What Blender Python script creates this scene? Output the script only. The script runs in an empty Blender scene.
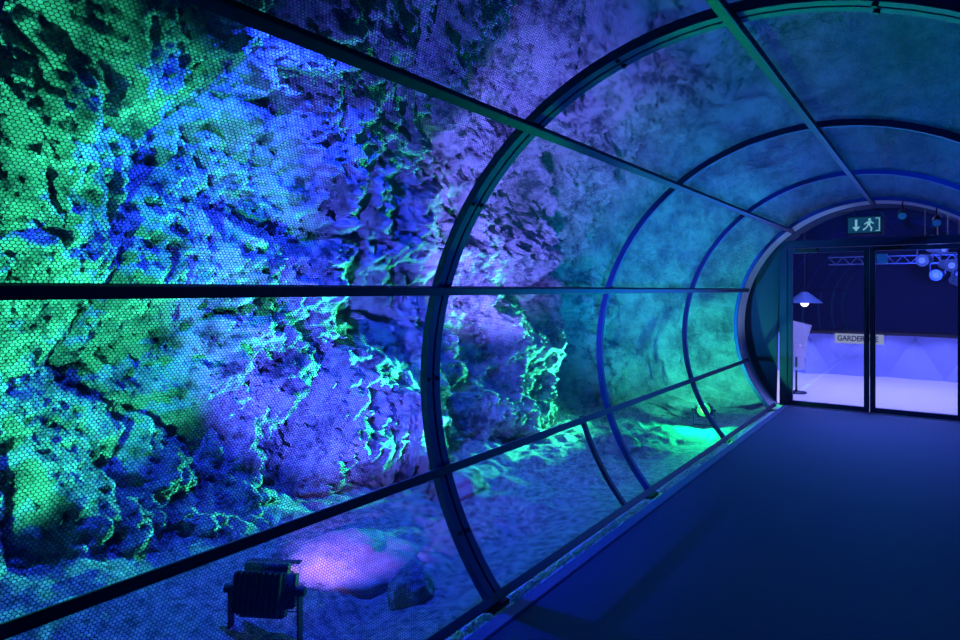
import bpy, bmesh, math, random
from mathutils import Vector, Matrix, noise
random.seed(7)
sc = bpy.context.scene
sc.view_settings.view_transform = 'Standard'
COL = sc.collection
TZ, R = 1.066, 1.56
YEND = 8.84
DOORY = 9.3
HOOPS = [-1.56, 0.52, 2.6, 4.68, 6.76, 8.84]
ANG = [223, 198, 162, 126, 90, 54, 18, -18, -43]

# ---------------------------------------------------------------- materials
def nodes_mat(name):
    m = bpy.data.materials.new(name); m.use_nodes = True
    nt = m.node_tree
    return m, nt, nt.nodes['Principled BSDF'], nt.nodes['Material Output']

def simple(name, col, rough=0.5, metal=0.0, emis=None, es=0.0, bump=0.15, bscale=40, var=0.25):
    m, nt, b, o = nodes_mat(name)
    tc = nt.nodes.new('ShaderNodeTexCoord')
    n = nt.nodes.new('ShaderNodeTexNoise'); n.inputs['Scale'].default_value = bscale
    n.inputs['Detail'].default_value = 4
    nt.links.new(tc.outputs['Object'], n.inputs['Vector'])
    mx = nt.nodes.new('ShaderNodeMix'); mx.data_type = 'RGBA'
    mx.inputs[6].default_value = (*[c*(1-var) for c in col], 1)
    mx.inputs[7].default_value = (*[min(1, c*(1+var)) for c in col], 1)
    nt.links.new(n.outputs['Fac'], mx.inputs[0])
    nt.links.new(mx.outputs[2], b.inputs['Base Color'])
    b.inputs['Roughness'].default_value = rough
    b.inputs['Metallic'].default_value = metal
    if bump:
        bp = nt.nodes.new('ShaderNodeBump'); bp.inputs['Strength'].default_value = bump
        bp.inputs['Distance'].default_value = 0.01
        nt.links.new(n.outputs['Fac'], bp.inputs['Height'])
        nt.links.new(bp.outputs['Normal'], b.inputs['Normal'])
    if emis:
        b.inputs['Emission Color'].default_value = (*emis, 1)
        b.inputs['Emission Strength'].default_value = es
    return m

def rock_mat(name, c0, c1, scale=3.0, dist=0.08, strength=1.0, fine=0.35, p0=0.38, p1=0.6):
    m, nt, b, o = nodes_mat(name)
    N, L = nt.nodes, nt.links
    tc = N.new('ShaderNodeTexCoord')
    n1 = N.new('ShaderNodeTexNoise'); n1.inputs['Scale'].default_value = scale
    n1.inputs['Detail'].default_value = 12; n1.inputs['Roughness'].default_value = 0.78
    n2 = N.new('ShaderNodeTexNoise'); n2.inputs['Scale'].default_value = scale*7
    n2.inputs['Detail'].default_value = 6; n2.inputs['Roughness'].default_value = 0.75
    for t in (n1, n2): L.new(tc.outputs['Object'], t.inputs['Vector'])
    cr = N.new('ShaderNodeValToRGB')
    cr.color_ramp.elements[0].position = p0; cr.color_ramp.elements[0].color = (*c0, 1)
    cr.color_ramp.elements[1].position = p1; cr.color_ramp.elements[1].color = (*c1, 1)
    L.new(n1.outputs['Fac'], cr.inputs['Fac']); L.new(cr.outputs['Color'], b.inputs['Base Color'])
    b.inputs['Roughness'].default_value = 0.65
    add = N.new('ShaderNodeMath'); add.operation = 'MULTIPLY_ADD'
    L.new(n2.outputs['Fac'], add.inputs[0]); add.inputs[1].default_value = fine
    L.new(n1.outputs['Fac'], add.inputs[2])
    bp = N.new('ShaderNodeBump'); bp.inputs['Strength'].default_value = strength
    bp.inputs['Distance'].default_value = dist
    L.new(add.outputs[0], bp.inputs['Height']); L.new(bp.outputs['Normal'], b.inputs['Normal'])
    return m

def hexmesh_mat(name, cell=0.0138, w=0.18):
    m, nt, b, o = nodes_mat(name)
    N, L = nt.nodes, nt.links
    def vm(op, a, bb=None):
        n = N.new('ShaderNodeVectorMath'); n.operation = op
        for i, s in enumerate((a, bb)):
            if s is None: continue
            if isinstance(s, tuple): n.inputs[i].default_value = s
            else: L.new(s, n.inputs[i])
        return n
    def mm(op, a, bb=None):
        n = N.new('ShaderNodeMath'); n.operation = op
        for i, s in enumerate((a, bb)):
            if s is None: continue
            if isinstance(s, (int, float)): n.inputs[i].default_value = s
            else: L.new(s, n.inputs[i])
        return n.outputs[0]
    uv = N.new('ShaderNodeUVMap')
    p = vm('MULTIPLY', uv.outputs['UV'], (1/cell, 1/(cell*0.8), 0)).outputs[0]
    r = (1, 1.7320508, 1); h = (0.5, 0.8660254, 0)
    a = vm('SUBTRACT', vm('MODULO', p, r).outputs[0], h).outputs[0]
    pb = vm('ADD', p, h).outputs[0]
    bb = vm('SUBTRACT', vm('MODULO', pb, r).outputs[0], h).outputs[0]
    la = vm('LENGTH', a).outputs['Value']; lb = vm('LENGTH', bb).outputs['Value']
    sel = mm('LESS_THAN', la, lb)
    mx = N.new('ShaderNodeMix'); mx.data_type = 'VECTOR'
    L.new(sel, mx.inputs[0]); L.new(bb, mx.inputs[4]); L.new(a, mx.inputs[5])
    ab = vm('ABSOLUTE', mx.outputs[1]).outputs[0]
    sp = N.new('ShaderNodeSeparateXYZ'); L.new(ab, sp.inputs[0])
    d2 = mm('ADD', mm('MULTIPLY', sp.outputs[0], 0.5), mm('MULTIPLY', sp.outputs[1], 0.8660254))
    hd = mm('MAXIMUM', sp.outputs[0], d2)
    wire = mm('GREATER_THAN', hd, 0.5 - w/2)
    tr = N.new('ShaderNodeBsdfTransparent')
    ms = N.new('ShaderNodeMixShader')
    L.new(wire, ms.inputs[0]); L.new(tr.outputs[0], ms.inputs[1]); L.new(b.outputs[0], ms.inputs[2])
    L.new(ms.outputs[0], o.inputs['Surface'])
    b.inputs['Base Color'].default_value = (0.03, 0.09, 0.22, 1)
    b.inputs['Roughness'].default_value = 0.5
    b.inputs['Metallic'].default_value = 0.1
    return m

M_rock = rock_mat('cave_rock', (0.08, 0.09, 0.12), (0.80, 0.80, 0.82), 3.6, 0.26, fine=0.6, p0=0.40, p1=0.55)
M_ground = rock_mat('gravelly_ground', (0.12, 0.13, 0.14), (0.65, 0.65, 0.67), 16.0, 0.06, fine=0.5, p0=0.4, p1=0.58)
M_smooth = rock_mat('smooth_boulder_stone', (0.25, 0.25, 0.28), (0.5, 0.5, 0.52), 5.0, 0.06)
M_plaster = rock_mat('end_wall_shotcrete', (0.15, 0.16, 0.18), (0.6, 0.6, 0.62), 2.4, 0.16, fine=.5, p0=.4)
M_mesh = hexmesh_mat('honeycomb_wire')
M_steel = simple('painted_dark_steel', (0.006, 0.010, 0.06), 0.5, 0.2)
M_hoop = simple('painted_blue_steel', (0.014, 0.030, 0.24), 0.5, 0.1)
M_black = simple('black_metal', (0.006, 0.006, 0.012), 0.6, 0.0)
M_floor = simple('walkway_floor_covering', (0.008, 0.055, 0.14), 0.8, 0, bump=0.8, bscale=170, var=0.6)
M_curb = simple('curb_metal', (0.07, 0.14, 0.3), 0.5, 0.3)
M_stone = simple('pale_gravel', (0.9, 0.9, 0.92), 0.8, bscale=8)
M_white = simple('white_laminate', (0.30, 0.36, 0.75), 0.5, bump=0.0, var=0.05)
M_paper = simple('white_paper', (0.8, 0.8, 0.85), 0.6, bump=0.0, var=0.03)
M_lobby = simple('lobby_floor', (0.80, 0.76, 0.82), 0.3, bump=0.05, bscale=6, var=0.1)
M_dark = simple('dark_wall_paint', (0.01, 0.02, 0.07), 0.7)
M_collar = simple('pale_collar_sheet', (0.5, 0.52, 0.6), 0.35, bump=0.05)
M_txt = simple('black_print', (0.01, 0.01, 0.02), 0.6, bump=0)
def emat(name, col, s):
    return simple(name, (0.02, 0.05, 0.03), 0.4, emis=col, es=s, bump=0)
E_green = emat('green_lens_glow', (0.02, 1.0, 0.22), 1.3)
E_core = emat('green_lens_core', (0.45, 1.0, 0.5), 1.8)
E_purple = emat('violet_lens_glow', (0.4, 0.25, 1.0), 1.2)
E_blue = emat('blue_lens_glow', (0.08, 0.14, 1.0), 2)
E_warm = emat('warm_lamp_glow', (0.9, 0.9, 0.7), 5)
E_sign = emat('exit_sign_face', (0.005, 0.05, 0.13), 0.7)
E_mark = emat('exit_sign_marks', (0.22, 0.6, 0.75), 0.7)
def glass_mat(name, f):
    m, nt, b, o = nodes_mat(name)
    g = nt.nodes.new('ShaderNodeBsdfGlossy'); g.inputs['Roughness'].default_value = 0.02
    g.inputs['Color'].default_value = (0.8, 0.85, 1, 1)
    t = nt.nodes.new('ShaderNodeBsdfTransparent'); t.inputs['Color'].default_value = (0.85, 0.88, 0.95, 1)
    ms = nt.nodes.new('ShaderNodeMixShader'); ms.inputs[0].default_value = f
    nt.links.new(t.outputs[0], ms.inputs[1]); nt.links.new(g.outputs[0], ms.inputs[2])
    nt.links.new(ms.outputs[0], o.inputs['Surface'])
    return m
M_glass = glass_mat('door_glass', 0.12)

# ---------------------------------------------------------------- helpers
def obj_from(name, verts, faces, mat, parent=None, smooth=False, uvs=None, **props):
    me = bpy.data.meshes.new(name)
    me.from_pydata(verts, [], faces); me.update()
    if uvs:
        ul = me.uv_layers.new(name='UVMap')
        for l in me.loops: ul.data[l.index].uv = uvs[l.vertex_index]
    me.materials.append(mat)
    if smooth:
        for p in me.polygons: p.use_smooth = True
    return link(name, me, parent, **props)

def link(name, me, parent=None, **props):
    ob = bpy.data.objects.new(name, me)
    COL.objects.link(ob)
    if parent: ob.parent = parent
    for k, v in props.items(): ob[k] = v
    return ob

def from_bm(name, bm, mat, parent=None, smooth=False, **props):
    bmesh.ops.recalc_face_normals(bm, faces=bm.faces[:])
    me = bpy.data.meshes.new(name); bm.to_mesh(me); bm.free()
    me.materials.append(mat)
    if smooth:
        for p in me.polygons: p.use_smooth = True
    return link(name, me, parent, **props)

def bbox(bm, x0, x1, y0, y1, z0, z1, mtx=None):
    c = Matrix.Translation(((x0+x1)/2, (y0+y1)/2, (z0+z1)/2)) @ Matrix.Diagonal((x1-x0, y1-y0, z1-z0, 1))
    if mtx is not None: c = mtx @ c
    return bmesh.ops.create_cube(bm, size=1, matrix=c)['verts']

def bcyl(bm, p0, p1, r0, r1=None, seg=20, caps=True):
    p0, p1 = Vector(p0), Vector(p1); d = p1-p0
    q = d.to_track_quat('Z', 'Y').to_matrix().to_4x4()
    return bmesh.ops.create_cone(bm, cap_ends=caps, segments=seg, radius1=r0, radius2=r0 if r1 is None else r1,
                          depth=d.length, matrix=Matrix.Translation((p0+p1)/2) @ q)['verts']

def box(name, x0, x1, y0, y1, z0, z1, mat, parent=None, bev=0.0, **props):
    bm = bmesh.new(); bbox(bm, x0, x1, y0, y1, z0, z1)
    if bev: bmesh.ops.bevel(bm, geom=bm.edges[:], offset=bev, segments=2, affect='EDGES')
    return from_bm(name, bm, mat, parent, **props)

def pt(a, r, y):
    a = math.radians(a)
    return (r*math.cos(a), y, TZ + r*math.sin(a))

def arc_into(verts, faces, r0, r1, y0, y1, a0, a1, n=72):
    base = len(verts)
    for i in range(n+1):
        a = a0 + (a1-a0)*i/n
        verts += [pt(a, r0, y0), pt(a, r1, y0), pt(a, r1, y1), pt(a, r0, y1)]
    for i in range(n):
        for j in range(4):
            k = (j+1) % 4
            faces.append((base+4*i+j, base+4*i+k, base+4*(i+1)+k, base+4*(i+1)+j))
    faces.append((base, base+1, base+2, base+3)); e = base+4*n
    faces.append((e+3, e+2, e+1, e))

# ---------------------------------------------------------------- tunnel frame
for hi, y in enumerate(HOOPS):
    v, f = [], []
    if hi == 2:
        arc_into(v, f, 1.523, 1.565, y-0.055, y-0.008, 223, -43)
        arc_into(v, f, 1.523, 1.565, y+0.008, y+0.055, 223, -43)
        arc_into(v, f, 1.545, 1.560, y-0.008, y+0.008, 223, -43)
        lab = "double bolted blue steel arch joining two mesh tunnel sections"
    else:
        arc_into(v, f, 1.523, 1.565, y-0.020, y+0.020, 223, -43)
        lab = "slim dark blue steel arch of the mesh tunnel"
    h = obj_from('tunnel_arch', v, f, M_hoop, label=lab, category="arch", group="tunnel arches")
    for s in (-1, 1):
        box('base_plate', s*1.14-0.045, s*1.14+0.045, y-0.08, y+0.08, -0.03, -0.005, M_steel, h)
    if hi == 2:
        for a in (210, 180, 144, 108, 72):
            for dy in (-0.033, 0.033):
                bm = bmesh.new()
                bcyl(bm, pt(a, 1.511, y+dy), pt(a, 1.525, y+dy), 0.011, seg=6)
                from_bm('bolt', bm, M_steel, h)

def rail_obj(name, a, r0, r1, w, y0, y1, mat, parent=None, **props):
    ar = math.radians(a)
    rd = Vector((math.cos(ar), 0, math.sin(ar))); tn = Vector((-math.sin(ar), 0, math.cos(ar)))
    c = Vector((0, 0, TZ)); vs = []
    for y in (y0, y1):
        for rr, s in ((r0, -1), (r1, -1), (r1, 1), (r0, 1)):
            p = c + rd*rr + tn*(s*w/2); vs.append((p.x, y, p.z))
    fs = [(0, 1, 2, 3), (7, 6, 5, 4)] + [(i, (i+1) % 4, (i+1) % 4+4, i+4) for i in range(4)]
    o = obj_from(name, vs, fs, mat, parent, **props)
    md = o.modifiers.new('Bevel', 'BEVEL'); md.width = 0.004; md.segments = 2
    return o
for a in ANG:
    nm = 'sill_rail' if a in (223, -43) else 'tunnel_rail'
    rail_obj(nm, a, 1.483, 1.520, 0.042, -1.75, 8.97, M_steel,
             label="long dark steel sill rail along the foot of the mesh tunnel" if nm == 'sill_rail' else "long straight dark steel rail running along the mesh tunnel",
             category="rail", group="tunnel rails")
v, f = [], []
arc_into(v, f, 1.522, 1.55, 4.20, 4.235, 197, 223, 16)
obj_from('gate_rib', v, f, M_steel, label="short curved steel rib in the lowest mesh row", category="rib")

for bi in range(len(HOOPS)-1):
    y0, y1 = HOOPS[bi]+0.01, HOOPS[bi+1]-0.01
    for ai in range(len(ANG)-1):
        a0, a1 = ANG[ai], ANG[ai+1]
        n = 14; vs, fs, uv = [], [], []
        for i in range(n+1):
            a = a0+(a1-a0)*i/n
            for y in (y0, y1):
                vs.append(pt(a, 1.568, y)); uv.append((y+10, math.radians(a+100)*1.568))
        for i in range(n):
            fs.append((2*i, 2*i+1, 2*i+3, 2*i+2))
        obj_from('wire_mesh_panel', vs, fs, M_mesh, smooth=True, uvs=uv,
                 label="curved honeycomb wire mesh panel between two arches", category="mesh panel", group="tunnel mesh panels")

v, f = [], []
arc_into(v, f, 1.53, 1.56, 8.87, DOORY-0.035, 223, -43, 72)
obj_from('end_collar', v, f, M_collar, smooth=False, label="pale curved sheet collar closing the tunnel at the doors", category="collar")

# ---------------------------------------------------------------- floor, curb, gravel
box('floor', -0.96, 1.6, -1.8, DOORY, -0.12, 0.0, M_floor, kind="structure")
box('trim_1', -1.035, -0.962, -1.8, DOORY, -0.12, 0.012, M_curb, kind="structure", bev=0.004)
bm = bmesh.new()
for i in range(3200):
    y = random.uniform(1.2, 9.1); x = random.uniform(-1.125, -1.04)
    r = random.uniform(0.007, 0.017)
    if min(abs(y-h_) for h_ in HOOPS) < 0.1: continue
    mt = Matrix.Translation((x, y, -0.025+random.uniform(0, 0.02))) @ Matrix.Rotation(random.uniform(0, 6), 4, 'Z') @ Matrix.Diagonal((r*random.uniform(.8, 1.4), r, r*.7, 1))
    bmesh.ops.create_icosphere(bm, subdivisions=1, radius=1, matrix=mt)
from_bm('gravel_strip', bm, M_stone, kind="stuff", label="strip of pale gravel between curb and mesh", category="gravel")

# ---------------------------------------------------------------- cave
PROF = [(-2.95, -0.6), (-3.2, 0.0), (-3.45, 1.2), (-3.45, 2.3), (-3.05, 3.3), (-2.2, 4.1), (-0.8, 4.6), (0.8, 4.7), (2.4, 4.2), (3.3, 3.0), (3.5, 1.5), (3.3, -0.6)]
def catmull(P, t):
    n = len(P)-1; x = t*n; i = min(int(x), n-1); u = x-i
    p1, p2 = P[i], P[i+1]; p0 = P[max(i-1, 0)]; p3 = P[min(i+2, n)]
    return tuple(0.5*((2*b)+(c-a)*u+(2*a-5*b+4*c-d)*u*u+(-a+3*b-3*c+d)*u**3) for a, b, c, d in zip(p0, p1, p2, p3))
def fbm(p, o, H=0.9): return noise.fractal(p, H, 2.1, o)
def rockdisp(p):
    q = Vector(p)
    w = noise.noise_vector(q*1.1)*0.30 + noise.noise_vector(q*3.7)*0.06
    q2 = Vector((q.x+w.x, q.y+w.y, (q.z+w.z)*0.9))
    a = fbm(q*0.5, 3)*0.40
    db, _ = noise.voronoi(Vector((q2.x*0.9, q2.y*0.85, q2.z*0.75))+Vector((2.3, .7, 1.1)), distance_metric='DISTANCE')
    v0 = math.sqrt(max(0, min(1, (db[1]-db[0])*1.6)))*0.34
    c = fbm(q2*1.5+Vector((7, 3, 1)), 8, 0.55)*0.19
    dv, _ = noise.voronoi(Vector((q2.x*2.1, q2.y*2.1, q2.z*1.6)), distance_metric='DISTANCE')
    v1 = (dv[1]-dv[0])*0.13
    dv2, _ = noise.voronoi(q2*5, distance_metric='DISTANCE')
    v2 = (dv2[1]-dv2[0])*0.055
    e = fbm(q*9, 3, 0.3)*0.05
    return a + v0 + c + v1 + v2 + e - 0.30
def cave(name, t0, t1, nt_, ny, y0=-3.0, y1=9.6):
    vs, fs = [], []
    for j in range(ny+1):
        y = y0+(y1-y0)*j/ny
        for i in range(nt_+1):
            t = t0+(t1-t0)*i/nt_
            x, z = catmull(PROF, t)
            xe, ze = catmull(PROF, min(t+.002, 1)); xs, zs = catmull(PROF, max(t-.002, 0))
            tx, tz = xe-xs, ze-zs; l = math.hypot(tx, tz)
            nx, nz = tz/l, -tx/l
            p = (x, y, z)
            d = max(min(rockdisp(p), 0.8), -0.8)
            vs.append((x+nx*d, y, z+nz*d))
    m_ = nt_+1
    for j in range(ny):
        for i in range(nt_):
            a = j*m_+i
            fs.append((a, a+m_, a+m_+1, a+1))
    return obj_from(name, vs, fs, M_rock, smooth=True, kind="structure")
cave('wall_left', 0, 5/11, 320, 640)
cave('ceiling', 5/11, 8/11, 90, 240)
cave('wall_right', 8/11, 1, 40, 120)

vs, fs = [], []
nx_, ny_ = 120, 380
for j in range(ny_+1):
    y = -3+12.4*j/ny_
    for i in range(nx_+1):
        x = -4.2 + (4.2-1.04)*i/nx_
        s = max(0, (-1.3-x))
        n1 = fbm(Vector((x*1.2, y*1.2, 3)), 6, 0.7)
        amp = min(1, s/0.5)
        z = -0.06 - 0.10*min(1, s/.4) + amp*(0.10*n1) + 0.05*s*s*0.6 + noise.noise(Vector((x*12, y*12, 0)))*0.02*amp
        vs.append((x, y, z))
for j in range(ny_):
    for i in range(nx_):
        a = j*(nx_+1)+i
        fs.append((a, a+1, a+nx_+2, a+nx_+1))
obj_from('floor.001', vs, fs, M_ground, smooth=True, kind="structure")
box('floor.002', 1.6, 4.2, -3, DOORY, -0.3, -0.05, M_ground, kind="structure")

def boulder(c, s, seed, lab, mat=M_rock, rough=.25):
    bm = bmesh.new()
    bmesh.ops.create_icosphere(bm, subdivisions=5, radius=1)
    for v_ in bm.verts:
        n = v_.co.normalized()
        k = 1+rough*fbm(n*1.4+Vector((seed, 0, 0)), 4)+0.05*noise.noise(n*6)
        v_.co = Vector((n.x*s[0]*k, n.y*s[1]*k, n.z*s[2]*k))
    o_ = from_bm('boulder', bm, mat, smooth=True, label=lab, category="rock", group="rocks on the cave ground")
    o_.location = c
boulder((-2.30, 2.68, -0.19), (0.42, 0.44, 0.21), 1, "low smooth rounded boulder lit violet", M_smooth, rough=.2)
boulder((-1.70, 2.62, -0.12), (0.11, 0.13, 0.15), 4, "small rock beside the smooth boulder")  # plain cave rock material, like the rough rocks below
boulder((-2.6, 4.2, -0.08), (0.22, 0.28, 0.16), 9, "rough rock on the gravelly cave ground")
boulder((-2.1, 6.3, -0.10), (0.20, 0.26, 0.14), 13, "rough rock on the gravelly cave ground")

# ---------------------------------------------------------------- floodlights
def floodlight(loc, aim_z, tilt, scale, lens, lab, core=None):
    e = bpy.data.objects.new('floodlight', None); COL.objects.link(e)
    e['label'] = lab; e['category'] = "floodlight"
    T = Matrix.Translation((0, 0, 0.26)) @ Matrix.Rotation(tilt, 4, 'X')
    bm = bmesh.new()
    bbox(bm, -0.15, 0.15, -0.07, 0.08, -0.12, 0.12, T)
    bmesh.ops.bevel(bm, geom=bm.edges[:], offset=0.045, segments=4, affect='EDGES')
    from_bm('housing', bm, M_black, e, smooth=True)
    bm = bmesh.new()
    for i in range(9):
        x = -0.11+i*0.0275
        bbox(bm, x-0.004, x+0.004, -0.11, -0.06, -0.09, 0.09, T)
    bbox(bm, -0.12, 0.12, -0.075, -0.065, -0.092, 0.092, T)
    from_bm('heat_sink', bm, M_black, e)
    bm = bmesh.new()
    if core:
        bcyl(bm, T @ Vector((0, 0.078, 0)), T @ Vector((0, 0.090, 0)), 0.11, seg=32)
    else:
        bbox(bm, -0.125, 0.125, 0.078, 0.088, -0.095, 0.095, T)
    from_bm('lens', bm, lens, e)
    if core:
        bm = bmesh.new(); bcyl(bm, T @ Vector((0, 0.090, 0)), T @ Vector((0, 0.096, 0)), 0.055, seg=24)
        from_bm('lamp_core', bm, core, e)
    else:
        for s in (-1, 1):
            bm = bmesh.new()
            T2 = T @ Matrix.Translation((0, 0.08, s*0.11)) @ Matrix.Rotation(s*0.2, 4, 'X')
            bbox(bm, -0.13, 0.13, 0, 0.04, -0.003, 0.003, T2)
            from_bm('barn_door', bm, M_black, e)
    bm = bmesh.new()
    for s in (-1, 1):
        bbox(bm, s*0.172-0.005, s*0.172+0.005, -0.025, 0.025, 0.01, 0.28)
    bbox(bm, -0.177, 0.177, -0.025, 0.025, 0.0, 0.012)
    from_bm('yoke', bm, M_black, e)
    for s in (-1, 1):
        bm = bmesh.new(); bcyl(bm, (s*0.145, 0, 0.26), (s*0.2, 0, 0.26), 0.022, seg=12)
        from_bm('knob', bm, M_black, e)
    for s in (-1, 1):
        for q in (-1, 1):
            bm = bmesh.new(); bcyl(bm, (s*0.10, 0.0, 0.0), (s*0.13, q*0.13, -0.10), 0.010, seg=8)
            from_bm('leg', bm, M_black, e)
    e.location = loc; e.rotation_euler = (0, 0, aim_z); e.scale = (scale,)*3
    return e
floodlight((-1.99, 1.90, -0.17), math.radians(30), math.radians(-14), 1.0, E_purple, "black floodlight on a yoke standing on the cave ground")
floodlight((-1.74, 8.10, -0.15), math.radians(196), math.radians(12), 0.72, E_green, "small floodlight glowing bright green by the tunnel end", E_core)

# ---------------------------------------------------------------- end wall, doors
def arch_pts(n, r, a0, a1): return [(r*math.cos(math.radians(a0+(a1-a0)*i/n)), TZ+r*math.sin(math.radians(a0+(a1-a0)*i/n))) for i in range(n+1)]
def prism(name, pts, y0, y1, mat, **p):
    n = len(pts); vs = [(x, y0, z) for x, z in pts]+[(x, y1, z) for x, z in pts]
    fs = [tuple(range(n)), tuple(range(2*n-1, n-1, -1))]+[(i, i+n, (i+1) % n+n, (i+1) % n) for i in range(n)]
    return obj_from(name, vs, fs, mat, **p)
n = 90; inner = arch_pts(n, 1.56, 223, -43); outer = []
for x, z in inner:
    dx, dz = x, z-TZ
    k = min(4.4/abs(dx) if abs(dx) > 1e-6 else 1e9, (5.6-TZ)/dz if dz > 0 else (-0.4-TZ)/dz if dz < 0 else 1e9)
    outer.append((dx*k, TZ+dz*k))
outer[0] = (-4.4, -0.4); outer[-1] = (4.4, -0.4)
vs, fs = [], []; M2 = 60
for i in range(n+1):
    for j in range(M2+1):
        s = j/M2
        x = inner[i][0]+(outer[i][0]-inner[i][0])*s; z = inner[i][1]+(outer[i][1]-inner[i][1])*s
        d = fbm(Vector((x*1.1, z*1.1, 5)), 7, .5)*0.36*min(1, s*5)+0.10*min(1, s*5)
        y = DOORY - max(0, d) - 1.3*max(0, s-0.25)**1.5
        vs.append((x, y, z))
for i in range(n):
    for j in range(M2):
        a = i*(M2+1)+j; fs.append((a, a+1, a+M2+2, a+M2+1))
base = len(vs)
for i in range(n+1): vs.append((inner[i][0], DOORY+.14, inner[i][1]))
for i in range(n): fs.append((i*(M2+1), (i+1)*(M2+1), base+i+1, base+i))
obj_from('wall_back', vs, fs, M_plaster, smooth=True, kind="structure")
th = math.degrees(math.asin((2.18-TZ)/1.555))
bm = bmesh.new()
bbox(bm, -1.09, -1.00, DOORY-0.03, DOORY+0.10, 0, 2.18)
bbox(bm, 0.88, 0.97, DOORY-0.03, DOORY+0.10, 0, 2.18)
bbox(bm, -1.0, 0.88, DOORY-0.03, DOORY+0.10, 2.085, 2.18)
from_bm('trim_2', bm, M_steel, kind="structure")
prism('window_1', arch_pts(30, 1.555, 180-th, th), DOORY+.03, DOORY+.04, M_glass, kind="structure")
aL = 180-math.degrees(math.acos(1.09/1.555))
prism('trim_3', arch_pts(24, 1.555, 223, aL), DOORY, DOORY+.05, M_dark, kind="structure")
aR = math.degrees(math.acos(0.97/1.555))
prism('trim_4', arch_pts(24, 1.555, aR, -43), DOORY, DOORY+.05, M_dark, kind="structure")
for i, (x0, x1) in enumerate(((-0.995, -0.065), (-0.058, 0.875))):
    bm = bmesh.new()
    y0, y1 = DOORY-0.01, DOORY+0.05
    sw = 0.058
    bbox(bm, x0, x0+sw, y0, y1, 0.01, 2.075); bbox(bm, x1-sw, x1, y0, y1, 0.01, 2.075)
    bbox(bm, x0+sw, x1-sw, y0, y1, 0.01, 0.07); bbox(bm, x0+sw, x1-sw, y0, y1, 2.02, 2.075)
    d = from_bm('door_%d' % (i+1), bm, M_steel, kind="structure")
    box('glass_pane', x0+sw, x1-sw, y0+.02, y0+.03, 0.07, 2.02, M_glass, d)
    bm = bmesh.new(); hx = x1-0.03 if i == 0 else x0+0.03
    bcyl(bm, (hx, y0-.05, 0.95), (hx, y0-.05, 1.35), 0.012); bcyl(bm, (hx, y0-.05, 1.0), (hx, y0, 1.0), 0.008); bcyl(bm, (hx, y0-.05, 1.3), (hx, y0, 1.3), 0.008)
    from_bm('handle', bm, M_steel, d)
    box('door_closer', x0+0.1, x0+0.35, y0-0.05, y0, 2.02, 2.07, M_black, d)
nb = box('door_notice', 0.015, 0.13, DOORY-0.016, DOORY-0.012, 1.86, 1.98, M_white, label="small pale notice stuck on the door", category="notice")

# exit sign
ex = bpy.data.objects.new('exit_sign', None); COL.objects.link(ex)
ex['label'] = "illuminated emergency exit sign with arrow and running figure"; ex['category'] = "exit sign"
ex.location = (-0.10, 9.1, 2.33)
box('housing', -0.19, 0.19, 0.0, 0.05, -0.11, 0.11, M_black, ex, bev=0.006)
box('sign_face', -0.175, 0.175, -0.006, 0.0, -0.095, 0.095, E_sign, ex)
for x in (-.1, .1):
    bm = bmesh.new(); bcyl(bm, (x, 0.025, 0.11), (x, 0.025, 0.20), 0.006)
    from_bm('hanger', bm, M_black, ex)
def poly(bm, pts, y=-0.009):
    bm.faces.new([bm.verts.new((x, y, z)) for x, z in pts])
bm = bmesh.new()
poly(bm, [(-0.10, 0.07), (-0.075, 0.07), (-0.075, -0.02), (-0.045, -0.02), (-0.0875, -0.075), (-0.13, -0.02), (-0.10, -0.02)])
from_bm('arrow', bm, E_mark, ex)
bm = bmesh.new()
poly(bm, [(0.055+0.016*math.cos(k*.6283), 0.062+0.016*math.sin(k*.6283)) for k in range(10)])
poly(bm, [(0.03, 0.04), (0.07, 0.045), (0.06, -0.01), (0.03, -0.005)])
poly(bm, [(0.03, 0.04), (0.035, 0.025), (0.0, 0.0), (-0.005, 0.012)])
poly(bm, [(0.07, 0.045), (0.1, 0.015), (0.095, 0.005), (0.062, 0.03)])
poly(bm, [(0.03, -0.005), (0.045, -0.01), (0.02, -0.045), (-0.01, -0.07), (-0.02, -0.055), (0.008, -0.035)])
poly(bm, [(0.045, -0.008), (0.06, -0.01), (0.085, -0.04), (0.075, -0.08), (0.06, -0.08), (0.067, -0.042)])
from_bm('running_figure', bm, E_mark, ex)
bm = bmesh.new()
poly(bm, [(0.115, 0.08), (0.16, 0.08), (0.16, -0.08), (0.115, -0.08), (0.115, -0.07), (0.15, -0.07), (0.15, 0.07), (0.115, 0.07)])
from_bm('doorway_mark', bm, E_mark, ex)

def ceiling_spot(loc, stem):
    e = bpy.data.objects.new('ceiling_spotlight', None); COL.objects.link(e)
    e['label'] = "small black spotlight hanging from the tunnel roof"; e['category'] = "spotlight"; e['group'] = "tunnel roof spotlights"
    bm = bmesh.new(); bcyl(bm, (0, 0, 0), (0, 0, stem), 0.008); from_bm('stem', bm, M_black, e)
    bm = bmesh.new(); bcyl(bm, (0, 0.05, 0.02), (0, -0.09, -0.05), 0.035, 0.05); from_bm('lamp_body', bm, M_black, e)
    bm = bmesh.new(); bcyl(bm, (0, -0.091, -0.0505), (0, -0.093, -0.0515), 0.042); from_bm('lens', bm, M_collar, e)
    e.location = loc
ceiling_spot((0.30, 8.84, 2.43), 0.125)
ceiling_spot((0.62, 8.84, 2.33), 0.135)

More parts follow.
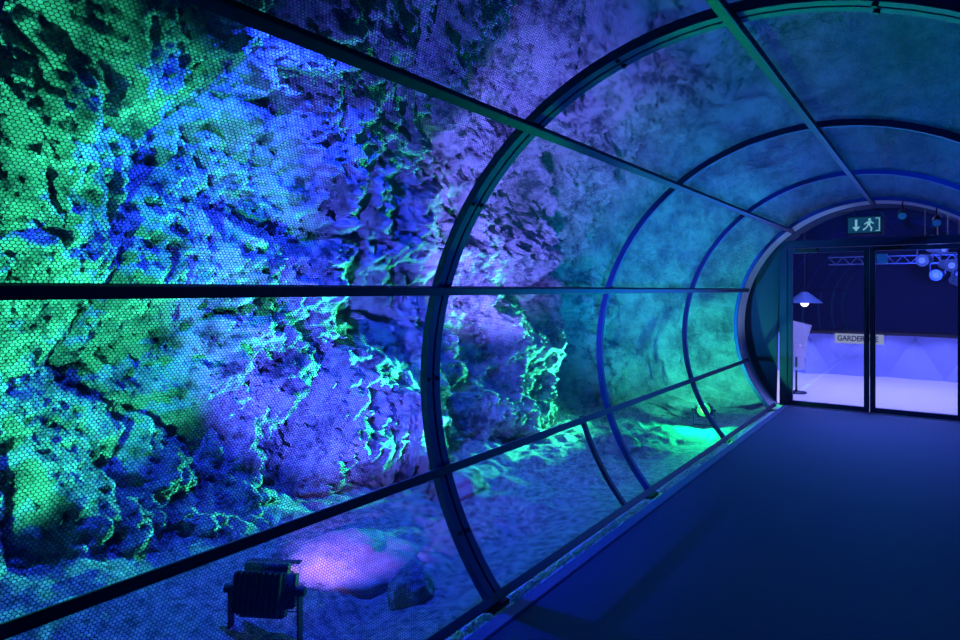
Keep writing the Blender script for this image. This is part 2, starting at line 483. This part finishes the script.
# ---------------------------------------------------------------- lobby behind the doors
box('floor.003', -5, 5, DOORY+0.14, 17.5, -0.1, 0.0, M_lobby, kind="structure")
box('wall_north', -5, 5, 17.5, 17.6, 0, 3.4, M_dark, kind="structure")
box('wall_west', -5.1, -5, DOORY+0.14, 17.6, 0, 3.4, M_dark, kind="structure")
box('wall_east', 5, 5.1, DOORY+0.14, 17.6, 0, 3.4, M_dark, kind="structure")
box('ceiling.001', -5.1, 5.1, DOORY+0.14, 17.6, 3.4, 3.5, M_dark, kind="structure")
ct = bpy.data.objects.new('cloakroom_counter', None); COL.objects.link(ct)
ct['label'] = "long faceted pale cloakroom counter"; ct['category'] = "counter"
def slab(name, pl, z0, z1, d, mat, off=0.0, par=ct):
    vs, fs = [], []
    for x, y in pl:
        vs += [(x, y-off, z0), (x, y-off, z1), (x, y+d, z1), (x, y+d, z0)]
    for i in range(len(pl)-1):
        for j in range(4):
            k = (j+1) % 4; fs.append((4*i+j, 4*i+4+j, 4*i+4+k, 4*i+k))
    fs.append((0, 1, 2, 3)); e = 4*(len(pl)-1); fs.append((e+3, e+2, e+1, e))
    return obj_from(name, vs, fs, mat, par)
pl = [(-2.6, 12.3), (-1.75, 13.3), (-1.35, 13.05), (0.2, 13.3), (1.2, 13.0), (3.2, 13.4)]
vs, fs = [], []
N_ = 14
for i in range(N_+1):
    x = -2.6+5.8*i/N_
    for (xa, ya), (xb, yb) in zip(pl, pl[1:]):
        if xa <= x <= xb+1e-6: yb_ = ya+(yb-ya)*(x-xa)/(xb-xa); break
    top_in = 0.10 if i % 2 else -0.02
    bot_in = -0.02 if i % 2 else 0.14
    vs += [(x, yb_+bot_in, 0.0), (x, yb_+top_in, 0.74)]
for i in range(N_):
    a = 2*i
    if i % 2: fs += [(a, a+2, a+1), (a+1, a+2, a+3)]
    else: fs += [(a, a+2, a+3), (a, a+3, a+1)]
fo = obj_from('front_panel', vs, fs, M_white, ct)
slab('body', pl, 0.0, 0.74, 0.5, M_dark, -0.16)
slab('countertop', pl, 0.742, 0.79, 0.55, M_black, 0.08)
sg = bpy.data.objects.new('cloakroom_sign', None); COL.objects.link(sg)
sg['label'] = "white sign reading GARDEROBE on the counter"; sg['category'] = "sign"
sg.location = (-0.50, 12.93, 0.68)
box('board', -0.37, 0.37, -0.01, 0.01, -0.085, 0.085, emat('sign_board_glow', (0.75, 0.78, 1.0), 0.5), sg)  # board's brightness is a glow in the material, not light falling on it
cu = bpy.data.curves.new('txt', 'FONT'); cu.body = 'GARDEROBE'; cu.size = 0.13; cu.align_x = 'CENTER'; cu.align_y = 'CENTER'
cu.offset = 0.003; cu.space_character = 0.95
to = bpy.data.objects.new('txt', cu); COL.objects.link(to)
bpy.context.view_layer.update()
me = bpy.data.meshes.new_from_object(to.evaluated_get(bpy.context.evaluated_depsgraph_get()))
bpy.data.objects.remove(to)
me.materials.clear(); me.materials.append(M_txt)
xs = [v_.co.x for v_ in me.vertices]; wd = max(xs)-min(xs)
k = min(1, 0.62/wd)
for v_ in me.vertices: v_.co.x *= k
tt = link('lettering', me, sg); tt.location = (-0.02, -0.013, 0); tt.rotation_euler = (math.pi/2, 0, 0)

ls = bpy.data.objects.new('leaflet_stand', None); COL.objects.link(ls)
ls['label'] = "white leaflet stand with slanted sheets inside the doors"; ls['category'] = "stand"
ls.location = (-1.09, 10.5, 0)
bm = bmesh.new(); bcyl(bm, (0, 0, 0.02), (0, 0, 0.6), 0.015); from_bm('pole', bm, M_black, ls)
bm = bmesh.new(); bcyl(bm, (0, 0, 0), (0, 0, 0.02), 0.14, seg=32); from_bm('base', bm, M_black, ls)
for k in range(3):
    bm = bmesh.new()
    bbox(bm, -0.13, 0.13, -0.004, 0.004, 0, 0.32, Matrix.Translation((0, -0.03, 0.34+0.2*k)) @ Matrix.Rotation(math.radians(-25+6*k), 4, 'X') @ Matrix.Rotation(math.radians(12*k-10), 4, 'Y'))
    from_bm('sheet', bm, M_paper, ls)

tr = bpy.data.objects.new('lighting_truss', None); COL.objects.link(tr)
tr['label'] = "thin metal lighting truss hanging in the lobby"; tr['category'] = "truss"
for z in (2.02, 2.16):
    bm = bmesh.new()
    bcyl(bm, (-1.1, 14, z), (1.8, 14, z), 0.012, seg=8)
    from_bm('chord', bm, M_curb, tr)
x = -1.1; k = 0; vsb = bmesh.new()
while x < 1.79:
    bcyl(vsb, (x, 14, 2.02 if k % 2 else 2.16), (min(x+0.12, 1.8), 14, 2.16 if k % 2 else 2.02), 0.007, seg=6); x += 0.12; k += 1
from_bm('lattice', vsb, M_curb, tr)
for x in (-1.0, 1.7):
    bm = bmesh.new(); bcyl(bm, (x, 14, 2.16), (x, 14, 3.4), 0.006, seg=6)
    from_bm('hanger', bm, M_black, tr)

def stage_light(loc, rz, sc_, stem):
    e = bpy.data.objects.new('stage_light', None); COL.objects.link(e)
    e['label'] = "black stage light with glowing blue lens hanging in the lobby"; e['category'] = "stage light"; e['group'] = "lobby stage lights"
    bm = bmesh.new(); bcyl(bm, (0, 0.14, 0), (0, -0.10, -0.03), 0.07, 0.10, 24); from_bm('lamp_body', bm, M_curb, e)
    bm = bmesh.new(); bcyl(bm, (0, -0.10, -0.03), (0, -0.108, -0.031), 0.05, 0.05, 24); from_bm('lens', bm, E_blue, e)
    bm = bmesh.new()
    for s in (-1, 1): bbox(bm, s*.115-.004, s*.115+.004, -.02, .02, -0.01, .17)
    bbox(bm, -.119, .119, -.02, .02, .17, .18); from_bm('yoke', bm, M_curb, e)
    if stem:
        bm = bmesh.new(); bcyl(bm, (0, 0, .18), (0, 0, stem/sc_), 0.012); from_bm('stem', bm, M_black, e)
    e.location = loc; e.rotation_euler = (0, 0, rz); e.scale = (sc_,)*3
for loc, rz, s_ in (((0.62, 14, 1.826), -0.3, 1), ((0.95, 14, 1.826), 0.2, 1), ((1.25, 14, 1.826), 0.3, 1)):
    stage_light(loc, rz, s_, 0)
for loc, rz, s_ in (((0.45, 12.9, 2.05), -.4, 1), ((0.75, 12.6, 1.95), .5, 1), ((0.62, 12.2, 2.2), 0.9, 1), ((0.9, 12.9, 1.7), 0.6, 1)):
    stage_light(loc, rz, s_, 3.4-loc[2])
pn = bpy.data.objects.new('pendant_lamp', None); COL.objects.link(pn)
pn['label'] = "dark dome pendant lamp with bright bulb over the counter"; pn['category'] = "pendant lamp"
pn.location = (-1.35, 12.9, 1.30)
bm = bmesh.new(); bcyl(bm, (0, 0, 0.2), (0, 0, 2.10), 0.006, seg=6); from_bm('cord', bm, M_black, pn)
bm = bmesh.new(); bcyl(bm, (0, 0, 0.0), (0, 0, 0.2), 0.30, 0.05, 32, caps=False); from_bm('lamp_shade', bm, M_curb, pn, smooth=True)
bm = bmesh.new(); bmesh.ops.create_uvsphere(bm, u_segments=16, v_segments=10, radius=0.07); from_bm('bulb', bm, E_warm, pn, smooth=True)

# ---------------------------------------------------------------- lights
def spot(loc, tgt, col, e, ang=70, blend=0.5, rad=0.02):
    l = bpy.data.lights.new('spot', 'SPOT'); l.color = col; l.energy = e
    l.spot_size = math.radians(ang); l.spot_blend = blend; l.shadow_soft_size = rad
    o_ = bpy.data.objects.new('spot_light', l); COL.objects.link(o_)
    o_.location = loc; o_.rotation_euler = (Vector(tgt)-Vector(loc)).to_track_quat('-Z', 'Y').to_euler()
    return o_
def area(loc, tgt, col, e, sx, sy):
    l = bpy.data.lights.new('area', 'AREA'); l.color = col; l.energy = e; l.shape = 'RECTANGLE'; l.size = sx; l.size_y = sy
    o_ = bpy.data.objects.new('area_light', l); COL.objects.link(o_)
    o_.location = loc; o_.rotation_euler = (Vector(tgt)-Vector(loc)).to_track_quat('-Z', 'Y').to_euler()
GREEN = (0.04, 1.0, 0.42); BLUE = (0.010, 0.040, 1.0); VIOLET = (0.07, 0.09, 1.0); TEAL = (0.0, 0.36, 0.75); LAV = (0.17, 0.16, 1.0)
spot((-2.3, 2.0, 0.15), (-3.4, 4.4, 2.0), VIOLET, 1450, 88, 0.6)
spot((-2.02, 2.02, 0.22), (-2.33, 2.85, 0.0), (0.33, 0.16, 1.0), 110, 70, 0.8)
spot((-2.3, 8.1, 0.3), (-3.5, 5.0, 0.9), GREEN, 2600, 60, 0.5)
spot((-2.3, 5.2, 0.35), (-3.5, 2.6, 1.1), GREEN, 1900, 56, 0.5)
spot((-1.95, 0.0, 0.5), (-3.5, 0.80, 1.3), GREEN, 1150, 74, 0.25)
spot((-2.4, 2.6, 3.3), (-3.5, 2.9, 1.0), BLUE, 1300, 120, 0.6)
spot((-1.9, 4.6, 0.4), (-3.3, 6.0, 2.5), LAV, 2200, 68, 0.7)
spot((-1.9, 6.3, 0.6), (-2.6, 9.3, 2.0), TEAL, 700, 90, 0.9)
spot((-1.75, 8.0, 0.15), (-2.2, 9.3, 0.5), GREEN, 190, 140, 0.9)  # added beside the green floodlight to imitate its halo
spot((-1.70, 7.98, 0.08), (-1.75, 7.0, -0.05), (0.0, 1.0, 0.25), 220, 150, 0.9)
spot((-1.9, 5.4, 2.3), (-2.3, 5.0, 0), (0.05, 0.30, 1.0), 150, 75, 0.8)  # added blue fill to brighten the gravelly ground, no fixture here
spot((1.9, 5.0, 2.6), (0.6, 7.0, 4.7), (0.0, 0.14, 1.0), 420, 130, 0.8)  # unseen helper outside the mesh, added to turn the ceiling rock blue
spot((0.3, 8.9, 0.3), (0.0, 6.0, 2.7), (0.0, 0.22, 1.0), 380, 95, 0.8, 0.15)  # added low wash that lights the roof wires, no visible source
spot((0.1, 8.3, 2.35), (0.2, 7.2, 0), (0.0, 0.20, 1.0), 260, 120, 1.0, 0.1)
area((0.3, 3.0, 2.4), (0.3, 3.0, 0), (0.0, 0.10, 1.0), 6, 0.8, 2.5)
spot((-0.6, 9.0, 0.1), (-1.2, 9.08, 2.0), (0.35, 0.55, 1.0), 40, 70, 0.6)  # added to brighten the end collar, stands for no fixture
area((0, 11.0, 3.2), (0, 11.0, 0), (0.31, 0.30, 1.0), 480, 4, 2.0)
spot((0.6, 13.2, 1.7), (0.9, 16.5, 2.2), (0.05, 0.1, 1.0), 300, 110, 0.8)

w = bpy.data.worlds.new('World'); sc.world = w; w.use_nodes = True
w.node_tree.nodes['Background'].inputs[0].default_value = (0.005, 0.03, 0.3, 1)
w.node_tree.nodes['Background'].inputs[1].default_value = 0.25

cd = bpy.data.cameras.new('Camera'); cam = bpy.data.objects.new('Camera', cd); COL.objects.link(cam)
cam.location = (0.65, 0, 1.534)
cam.rotation_euler = (math.radians(90), 0, math.atan(460/640))
cd.sensor_width = 36; cd.lens = 24; cd.shift_y = -30/960
cd.clip_start = 0.02
sc.camera = cam
